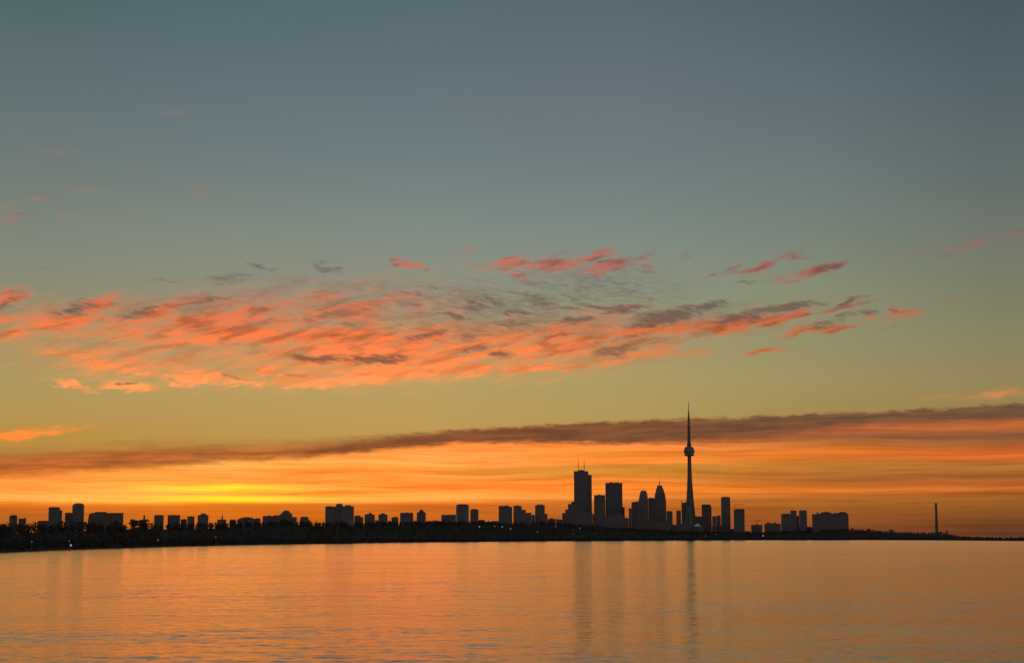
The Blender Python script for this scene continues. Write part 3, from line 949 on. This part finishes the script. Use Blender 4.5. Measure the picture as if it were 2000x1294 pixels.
# ---- middle shore
simple('apartment_block', 'low curved top block at the right foot of the massive tower', 'building', 692, 705, 1007, 3500, 'brick', [(694, 702, 1005.8)], extra=[(705, 709.5, 1009.5)])
simple('apartment_block', 'block with a tiny central roof knob right of the massive tower', 'building', 712, 732, 1004.4, 3550, 'precast', [(719, 727, 1002.8), (721, 725.5, 1000.2)])
simple('apartment_block', 'twin of the knob topped block, with a wider flat penthouse', 'building', 739, 757, 1004.4, 3600, 'precast', [(744, 752, 1001.6)])
simple('low_block', 'low link block between two pale penthouse topped blocks', 'building', 732.5, 738.5, 1016, 3620, 'brick')
simple('low_block', 'short humped block left of the plain square slab', 'building', 764.5, 778, 1010.4, 3700, 'brick', [(767, 775.5, 1008.6)])
simple('apartment_block', 'plain flat topped square slab midway along the shore', 'building', 781.5, 807, 1001, 3750, 'concrete')
t = simple('apartment_tower', 'block with a pyramid peaked roof midway along the shore', 'building', 814, 831.6, 1000.4, 3800, 'stone')
MB().frustum((t.x(817), t.x(829.5), -7, 7), (t.x(821.6), t.x(824), -1, 1), t.z(1000.4) + .6, t.z(994.3)).build('peaked_roof', 'roof', t.e)
t = simple('low_block', 'long low shed with a small roof vent before the cylinder tower', 'building', 832, 862, 1017.2, 4350, 'brick')
t.mast('roof_vent', 851, 1012.8, 1017.2, 1.5)
simple('apartment_block', 'flat wide podium block attached to the left of the cylinder tower', 'building', 862, 890.5, 1005, 4500, 'concrete')
t = Thing('apartment_tower', 'rounded cylinder tower with domed edge midway along the shore', 'building', 890.6, 916, 987, 4550)
r_ = t.w / 2
core = MB().lathe([(r_ - .5, 0), (r_ - .5, t.z(987))], 0, 0, 28).build('walls', 'glass', t.e)
fr = MB()
nf = int(t.z(987) / 3.3)
for i in range(nf + 1):
    z_ = t.z(987) * i / nf
    fr.lathe([(r_, max(z_ - .6, 0)), (r_, z_ + .6)], 0, 0, 28)
fr.build('balcony_rings', 'concrete', core)['kind'] = 'stuff'
MB().lathe([(r_ * .98, t.z(987) + .7), (r_ * .9, t.z(985.3)), (r_ * .62, t.z(984.2)), (r_ * .58, t.z(983.9))], 0, 0, 28).build('roof', 'roof', t.e)
simple('apartment_block', 'slimmer shorter block immediately right of the cylinder tower', 'building', 918.4, 934.5, 994.6, 4600, 'stone', [(922.5, 930, 993.2)], 5)
simple('low_block', 'low stub at the right foot of the cylinder tower pair', 'building', 935, 947, 1015, 4650, 'brick')
simple('apartment_tower', 'broad flat tower, left of the pair standing alone before downtown', 'building', 974, 995, 987.6, 5000, 'concrete', extra=[(995.05, 1000.3, 989.5)])
simple('apartment_tower', 'stepped tower, right of the pair standing alone before downtown', 'building', 1002.7, 1019, 987.6, 5050, 'precast', [(1008, 1012, 986)],
       extra=[(1019.05, 1027, 995), (1027.05, 1038, 1001)])
simple('apartment_tower', 'single narrow tower with rounded cap just left of downtown', 'building', 1045, 1064, 986.4, 5300, 'stone', [(1049.5, 1060.5, 984.4)], extra=[(1064.05, 1069, 1003)])
simple('low_block', 'jagged low block filling the gap before the downtown steps', 'building', 1069.5, 1085, 1012.5, 5600, 'brick', [(1076, 1079, 1010.6)])
simple('low_block', 'low block at the very foot of the downtown steps', 'building', 1085.5, 1098, 1014, 5650, 'concrete', [(1087, 1091, 1012.6)])

# ---- downtown
t = Thing('stepped_office_block', 'stepped building climbing like stairs to the twin antenna skyscraper', 'skyscraper', 1098, 1122, 1001, 7300)
for (a, b, y, dd) in ((1098, 1104, 1001.5, 40), (1104.05, 1109.4, 994.5, 46), (1109.45, 1116, 984, 52), (1116.05, 1123, 979.6, 56)):
    t.body(a, b, y, depth=dd, wall='precast', fl=3.9, bay=8, name='step')
t = Thing('skyscraper', 'tallest skyscraper, pale slab with twin roof antennas', 'skyscraper', 1120.8, 1155.6, 920, 7500)
t.body(1120.8, 1149, 920, depth=56, wall='marble', fl=3.9, bay=6)
t.body(1149.05, 1155.6, 927.3, depth=44, wall='marble', fl=3.9, bay=6, name='corner_bay')
t.box('plant_room', 1129, 1141.7, 917.4, 919.7, 26, 'marble')
t.mast('antenna', 1129.4, 890, 917.5, 1.5)
t.mast('antenna', 1141, 893, 917.5, 1.5)
t.mast('short_mast', 1135.6, 910, 917.5, .8)
simple('skyscraper', 'shorter flat tower wedged left of the black box tower', 'skyscraper', 1160, 1182, 966.5, 7200, 'stone', [(1167, 1174, 965.6)], fl=3.9, bay=7)
t = simple('skyscraper', 'black flat topped box tower, second tallest of downtown', 'skyscraper', 1182.3, 1215.4, 943, 7350, 'steel', [(1186, 1212, 942.3)], fl=3.8, bay=5,
           masts=[(1207, 929)], extra=[(1215.45, 1219.6, 990)])
simple('office_block', 'low block seen in the gap right of the black box tower', 'building', 1219.7, 1228, 1011.5, 6900, 'concrete', [(1221, 1224, 1010.5)])
simple('office_block', 'narrow low step left of the slant roofed office tower', 'building', 1228, 1233.4, 992.3, 7150, 'stone', fl=3.8)
t = Thing('skyscraper', 'office tower with slightly slanted roof left of the bullet topped tower', 'skyscraper', 1233.4, 1247.4, 981, 7200)
t.body(1233.4, 1247.4, 981, wall='concrete', fl=3.8, cap=False)
d_ = t.w * .4
w0, w1 = t.x(1233.4), t.x(1247.4)
me_ = MB()
me_.v = [(w0, -d_, t.z(981)), (w1, -d_, t.z(981)), (w1, d_, t.z(981)), (w0, d_, t.z(981)), (w0, -d_, t.z(980.2)), (w1, -d_, t.z(978)), (w1, d_, t.z(978)), (w0, d_, t.z(980.2))]
me_.f = [(0, 3, 2, 1), (4, 5, 6, 7), (0, 1, 5, 4), (1, 2, 6, 5), (2, 3, 7, 6), (3, 0, 4, 7)]
me_.build('slanted_roof', 'concrete', t.e)
t = Thing('skyscraper', 'bullet topped tower, shorter left neighbour of the spired tower', 'skyscraper', 1247.4, 1266, 974, 7250)
t.body(1247.4, 1266, 974, wall='precast', fl=3.8, cap=False)
d_ = t.w * .4
for (a, b, a2, b2, y0, y1, s0, s1) in ((1247.8, 1265.6, 1250, 1263.8, 974, 962, 1, .82), (1250.1, 1263.7, 1251.6, 1262.4, 962, 958.6, .8, .6), (1251.8, 1262.2, 1253.6, 1260.8, 958.6, 957.2, .55, .4)):
    MB().frustum((t.x(a), t.x(b), -d_ * s0, d_ * s0), (t.x(a2), t.x(b2), -d_ * s1, d_ * s1), t.z(y0), t.z(y1)).build('crown_tier', 'precast', t.e)
simple('office_block', 'flat block linking the bullet topped and the spired towers', 'skyscraper', 1266.2, 1277.5, 972, 7280, 'stone', fl=3.8)
t = Thing('skyscraper', 'tapering tower with stepped crown and short spire', 'skyscraper', 1277, 1301, 976, 7300)
t.body(1277, 1301, 976, wall='stone', fl=3.8, cap=False)
d_ = t.w * .4
for (a, b, a2, b2, y0, y1, s0, s1) in ((1277.4, 1300.6, 1279.6, 1298.8, 976, 963, 1, .85), (1280, 1298.4, 1281.8, 1295.8, 963, 954, .8, .62), (1282.4, 1295.2, 1283.6, 1293.4, 954, 947.6, .58, .42)):
    MB().frustum((t.x(a), t.x(b), -d_ * s0, d_ * s0), (t.x(a2), t.x(b2), -d_ * s1, d_ * s1), t.z(y0), t.z(y1)).build('crown_tier', 'stone', t.e)
t.mast('spire', 1288.6, 934, 947.6, 1.9)
simple('office_block', 'dark shoulder block right of the spired tower', 'building', 1301.7, 1313.5, 998, 7000, 'brick', [(1303, 1310, 997.2)], fl=3.6)
simple('office_block', 'narrow block left of the crane topped building beside the needle tower', 'building', 1320.8, 1330, 997, 6900, 'concrete', [(1322, 1327, 996.4)], fl=3.4)
simple('condominium_tower', 'condominium half hidden behind the base of the needle tower', 'skyscraper', 1331, 1343.5, 981, 7200, 'glass', fl=3.2, bay=5)


def crane(label, px, ytop, ybase, D, jx0, jx1, jy0=None, jy1=None):
    t = Thing('tower_crane', label, 'crane', px - 1, px + 1, ytop, D, group=None)
    zt, zb = t.z(ytop), t.z(ybase)
    w = 1.1
    m = MB()
    for sx in (-w, w):
        for sy in (-w, w):
            m.bar((sx, sy, zb), (sx, sy, zt), .22, 4)
    zz = zb
    while zz < zt - 3:
        m.bar((-w, -w, zz), (w, -w, zz + 3), .14, 4)
        m.bar((w, w, zz), (-w, w, zz + 3), .14, 4)
        zz += 3
    m.build('mast', 'crane', t.e)
    j0 = (t.x(jx0), 0, t.z(jy0 if jy0 else ytop + .6))
    j1 = (t.x(jx1), 0, t.z(jy1 if jy1 else ytop + .6))
    m = MB()
    o1 = Vector((0, 0, 1.6))
    m.bar(j0, j1, .45, 5)
    m.bar(Vector(j0) * .6 + Vector(j1) * .4 + o1, j1, .3, 5)
    m.build('jib', 'crane', t.e)
    m = MB()
    m.bar((0, 0, zt), Vector(j1), .12, 4)
    m.bar((0, 0, zt), Vector(j0), .12, 4)
    m.build('tie_rod', 'crane', t.e)
    MB().box(t.x(jx0) - 1.2, t.x(jx0) + 1.2, -1, 1, t.z(jy0 if jy0 else ytop + .6) - 2.2, t.z(jy0 if jy0 else ytop + .6)).build('counterweight', 'concrete', t.e)
    MB().box(.6, 2.6, -1.2, 1.2, zt - 4.2, zt - 1.8).build('cab', 'glass', t.e)
    return t


crane('slanting tower crane leaning over the building beside the needle tower', 1331, 977, 1000, 7100, 1332.2, 1329, 984, 975.5)

# needle tower
D = 7000.0
t = Thing('observation_tower', 'tall tapering concrete observation tower with round pod and needle mast', 'tower', 1342, 1352, 950, D)
t.e.rotation_euler = (0, 0, -t.az + R(8))
xb = 0.0
zp = t.z(890)


def rad(z_):       # half width of the legged shaft
    u = z_ / zp
    return 7.0 + 20.0 * (1 - u) ** 1.9


NZ = 26
core = MB()
core.lathe([(rad(zp * i / NZ) * .62 + 1.2, zp * i / NZ) for i in range(NZ + 1)], 0, 0, 6)
core.build('shaft', 'concrete', t.e)
for kx in range(3):
    a = R(90 + 120 * kx)
    m = MB()
    ca, sa = math.cos(a), math.sin(a)
    rows_ = []
    for i in range(NZ + 1):
        z_ = zp * i / NZ
        r2 = rad(z_) * 1.12
        th2 = 1.6 + 2.2 * (1 - i / NZ)
        b = len(m.v)
        for (rr, tt) in ((1.0, -th2), (r2, -th2 * .7), (r2, th2 * .7), (1.0, th2)):
            m.v.append((rr * ca - tt * sa, rr * sa + tt * ca, z_))
        rows_.append(b)
    for i in range(NZ):
        for k_ in range(4):
            m.f.append((rows_[i] + k_, rows_[i] + (k_ + 1) % 4, rows_[i + 1] + (k_ + 1) % 4, rows_[i + 1] + k_))
    m.f.append(tuple(rows_[-1] + k_ for k_ in range(4)))
    m.build('buttress_leg', 'concrete', t.e)
pod = MB().lathe([(8.2, t.z(890.6)), (17.5, t.z(889.6)), (20.2, t.z(888)), (19.6, t.z(886.6)), (17.8, t.z(886)), (18.2, t.z(884.6)), (21.6, t.z(882.6)), (21.9, t.z(880.2)),
                  (21.0, t.z(878.4)), (18.6, t.z(877.2)), (18.4, t.z(875.4)), (16.4, t.z(872.8)), (15.6, t.z(872.2)), (9.0, t.z(871.6))], 0, 0, 36).build('pod', 'marble', t.e)
MB().lathe([(21.75, t.z(881.8)), (22.3, t.z(881.6)), (22.3, t.z(880.8)), (21.75, t.z(880.6))], 0, 0, 36).build('window_ring', 'glass', pod)
MB().lathe([(18.05, t.z(877)), (18.9, t.z(876.8)), (18.9, t.z(875.8)), (18.05, t.z(875.6))], 0, 0, 36).build('window_ring', 'glass', pod)
MB().lathe([(8.6, t.z(871.7)), (8.2, t.z(867)), (6.3, t.z(862)), (5.6, t.z(850)), (5.2, t.z(834.2))], 0, 0, 12).build('upper_shaft', 'concrete', t.e)
MB().lathe([(5.2, t.z(834.3)), (6.7, t.z(833.6)), (6.8, t.z(832)), (6.2, t.z(831.4)), (4.8, t.z(831))], 0, 0, 20).build('upper_deck', 'marble', t.e)
MB().lathe([(4.6, t.z(831.1)), (4.2, t.z(820)), (3.9, t.z(815)), (2.9, t.z(808)), (1.9, t.z(803)), (1.35, t.z(801)), (1.2, t.z(792)), (.9, t.z(786)), (.45, t.z(783))], 0, 0, 10).build('antenna_mast', 'steel', t.e)
MB().lathe([(34, 0), (34, 9), (28, 11)], 0, 0, 12).build('base_pavilion', 'concrete', t.e)

t = Thing('domed_stadium', 'squat stadium with pale domed roof at the foot of the needle tower', 'stadium', 1352, 1372, 1022, 6700)
r_ = t.w / 2
MB().lathe([(r_ * 1.3, 0), (r_ * 1.3, t.z(1028)), (r_ * 1.05, t.z(1027))], 0, 0, 36).build('walls', 'concrete', t.e)
MB().lathe([(r_ * .72, t.z(1027) + .02), (r_ * .6, t.z(1025.2)), (r_ * .36, t.z(1022.8)), (r_ * .1, t.z(1021.4))], 0, 0, 36).build('dome', 'white_roof', t.e)
simple('hotel_slab', 'broad low slab right behind the pale stadium dome', 'building', 1355, 1371, 1008.3, 7150, 'stone', [(1359, 1364, 1007.6)], fl=3.4)
t = Thing('condominium_tower', 'mid height tower with a cut corner just right of the needle tower', 'skyscraper', 1370.4, 1389.5, 989, 7050)
t.body(1370.4, 1389.5, 989, wall='brick', fl=3.2, cap=False)
d_ = t.w * .4
MB().frustum((t.x(1370.4), t.x(1389.5), -d_, d_), (t.x(1370.6), t.x(1386.5), -d_, d_), t.z(989) + .01, t.z(984.6)).build('crown', 'brick', t.e)
simple('office_block', 'low block between the cut corner tower and the slender slab', 'building', 1391, 1399, 1008, 6900, 'concrete', fl=3.4)
simple('office_block', 'slightly taller low block leaning on the slender slab tower', 'building', 1399.3, 1407.5, 1006.5, 6950, 'stone', fl=3.4)
simple('condominium_tower', 'slender tall slab tower, tallest right of the needle tower', 'skyscraper', 1408, 1426, 970.6, 7000, 'precast', [(1410, 1424, 969.9)], fl=3.1, bay=5)
t = simple('condominium_tower', 'round shouldered tower right of the slender slab, below a crane', 'skyscraper', 1433, 1454, 995, 6900, 'concrete', [(1437, 1453.6, 993)], fl=3.1, bay=5)
crane('tower crane with long level jib right of the slender slab tower', 1435, 984.5, 1000, 6960, 1425, 1456)
simple('low_block', 'low dark strip at the foot of the crane topped round shouldered tower', 'building', 1454.5, 1466.5, 1037, 6600, 'brick')
simple('construction_block', 'low square block under the small crane on the right', 'building', 1467, 1488.7, 1024.5, 6700, 'concrete', fl=3.4)
crane('small tower crane over the low square block on the right', 1479.3, 1014.5, 1024.3, 6700, 1474, 1488)
simple('low_block', 'long low terminal block with two roof bumps on the right', 'building', 1493, 1525, 1022, 6700, 'brick', [(1498, 1504, 1019.6), (1510, 1516, 1020)])
t = Thing('apartment_slab', 'stepped apartment block, left part of the notched pair on the right', 'building', 1525.5, 1556, 1003, 6750)
t.body(1525.5, 1543.4, 1003.2, depth=34, wall='precast')
t.body(1543.5, 1555.6, 996.6, depth=30, wall='precast', name='wing')
t.box('penthouse', 1529, 1541, 1002.2, 1003, 14, 'precast')
t.box('penthouse', 1545, 1552, 996, 996.5, 12, 'precast')
t = simple('apartment_tower', 'narrow apartment tower, right part of the notched pair', 'building', 1560.5, 1575.7, 996.6, 6800, 'precast', [(1564, 1575, 995.9)])
simple('low_block', 'low link filling the notch between the paired apartment blocks', 'building', 1555.8, 1560.4, 1007, 6780, 'concrete')
t = Thing('apartment_slab', 'widest apartment block on the right, with an arched lumpy roof', 'building', 1586, 1657, 1003, 6500, 0, .35)
t.body(1586, 1657, 1003.6, depth=40, wall='stone')
t.box('penthouse', 1595, 1598.5, 999.4, 1003.4, 10, 'stone')
MB().frustum((t.x(1598.7), t.x(1628), -14, 14), (t.x(1609), t.x(1618), -10, 10), t.z(1003.4) + .6, t.z(998.8)).build('arched_roof', 'roof', t.e)
t.box('upper_storey', 1628.2, 1640, 1001.2, 1003.3, 22, 'stone')
MB().frustum((t.x(1635), t.x(1656), -13, 13), (t.x(1641), t.x(1650), -9, 9), t.z(1003.4) + .61, t.z(999)).build('arched_roof', 'roof', t.e)

# chimney stack of the old power station
t = Thing('smokestack', 'lone tall smokestack rising above the low island on the right', 'smokestack', 1826, 1830, 985, 11000)
zt = t.z(981.6)
MB().lathe([(9.6, 0), (8.6, zt * .3), (7.2, zt * .7), (6.2, zt - 4), (6.8, zt - 3.8), (6.8, zt)], 0, 0, 20).build('stack', 'brick', t.e)
MB().lathe([(6.9, zt - 14), (7.0, zt - 13.8), (7.0, zt - 11), (6.9, zt - 10.8)], 0, 0, 20).build('maintenance_ring', 'steel', t.e)
t = Thing('lookout_hut', 'tiny lookout structure among trees right of the smokestack', 'hut', 1847, 1851, 1036, 5200)
MB().box(-2.6, 2.6, -2.5, 2.5, 0, t.z(1037)).build('walls', 'brick', t.e)
MB().frustum((-3.4, 3.4, -3.2, 3.2), (-.6, .6, -.6, .6), t.z(1037) + .02, t.z(1034.4)).build('roof', 'roof', t.e)


# ------------------------------------------------------------------ single trees that break the skyline
def tree(label, px, ytop, D, w=.45):
    t = Thing('tree', label, 'tree', px - 2, px + 2, ytop, D)
    H = t.z(ytop)
    m = MB().lathe([(.45, 0), (.32, H * .4), (.16, H * .75)], 0, 0, 7)
    for k_ in range(5):
        a = k_ * 2.4
        m.bar((0, 0, H * (.3 + .07 * k_)), (math.cos(a) * H * w * .7, math.sin(a) * H * w * .7, H * (.55 + .07 * k_)), .12, 4)
    m.build('trunk', 'bark', t.e)
    q = crown_cloud(np.array([[0.0, 0, 0]]), np.array([H]), np.array([H * w]), 320, .9, .2)
    quad_object('crown', q, 'leaf', parent=t.e)


tree('rounded tree standing highest among those left of the smokestack', 1741, 1033, 6600, .75)
tree('spreading tree at the right foot of the widest apartment block', 1664, 1030.5, 6700, .6)
tree('broad tree between the widest apartment block and the rounded tree', 1697, 1031.5, 6800, .8)
tree('small tree right beside the foot of the smokestack', 1838, 1037, 5300, .7)
tree('tree on the crest of the wooded rise left of the thin chimney', 268, 1014.5, 2080, .55)
tree('small tree at the left edge before the stepped apartment block', 10, 1023, 1500, .55)


# ------------------------------------------------------------------ lamps
def lamp(label, px, py, D, m='lamp_white', size=1.3, hgt=None, name='floodlight_mast'):
    t = Thing(name, label, 'light', px - 1, px + 1, py, D)
    z_ = t.z(py)
    MB().lathe([(.32, 0), (.16, z_ - size * .5)], 0, 0, 8).build('pole', 'steel', t.e)
    MB().box(-size * .62, size * .62, -.1, .45, z_ - size * .55, z_ + size * .55).build('lamp_housing', 'steel', t.e)
    MB().box(-size * .5, size * .5, -.22, -.104, z_ - size * .45, z_ + size * .45).build('lamp_lens', m, t.e)


lamp('brightest white shore light below the rounded chamfered tower', 138.6, 1064, 1330, 'lamp_white', 1.2)
lamp('faint light just above the brightest shore light on the left', 135.5, 1055.5, 1338, 'lamp_dim', .8)
lamp('faint white light near the left edge of the shore', 62, 1057.3, 1225, 'lamp_dim', .8)
lamp('small white light in the trees below the squat curved block', 308.6, 1054, 1885, 'lamp_white', .9)
lamp('dim wide light in dark trees below the spire', 421.5, 1048, 2240, 'lamp_dim', 1.4)
lamp('bright white light at the foot of the cylinder tower pair', 936.3, 1027.5, 4080, 'lamp_white', 2.2)
lamp('dim light, leftmost of the cluster below the lone tower pair', 966.5, 1027, 4170, 'lamp_dim', 2.4)
lamp('warm light, middle of the cluster below the lone tower pair', 981, 1028, 4230, 'lamp_warm', 2.6)
lamp('yellowish light, rightmost of the cluster below the lone tower pair', 997, 1031.8, 4300, 'lamp_warm', 2.6)
lamp('pinkish light low under the rounded cap tower', 1050, 1038, 4990, 'lamp_dim', 3.0)
lamp('faint broad light left of the downtown steps', 1085.5, 1027, 5190, 'lamp_dim', 3.0)
lamp('faint light below the twin antenna skyscraper', 1132.5, 1030.8, 5320, 'lamp_dim', 3.0)
lamp('tiny waterfront light left below the twin antenna skyscraper', 1119, 1041.5, 5350, 'lamp_dim', 2.0)
lamp('tiny waterfront light right below the twin antenna skyscraper', 1162, 1041.7, 5480, 'lamp_dim', 2.0)
lamp('soft pinkish waterfront light right of the needle tower base', 1378, 1045.8, 6080, 'lamp_dim', 3.0)
lamp('soft light below the low blocks left of the slender slab', 1398.5, 1042, 6100, 'lamp_dim', 2.6)
lamp('bright white light on the right waterfront under the small crane', 1490.5, 1045.6, 6190, 'lamp_white', 3.6)
lamp('red beacon near the right end of the island', 1961, 1050.5, 4060, 'lamp_red', 1.6, name='beacon')
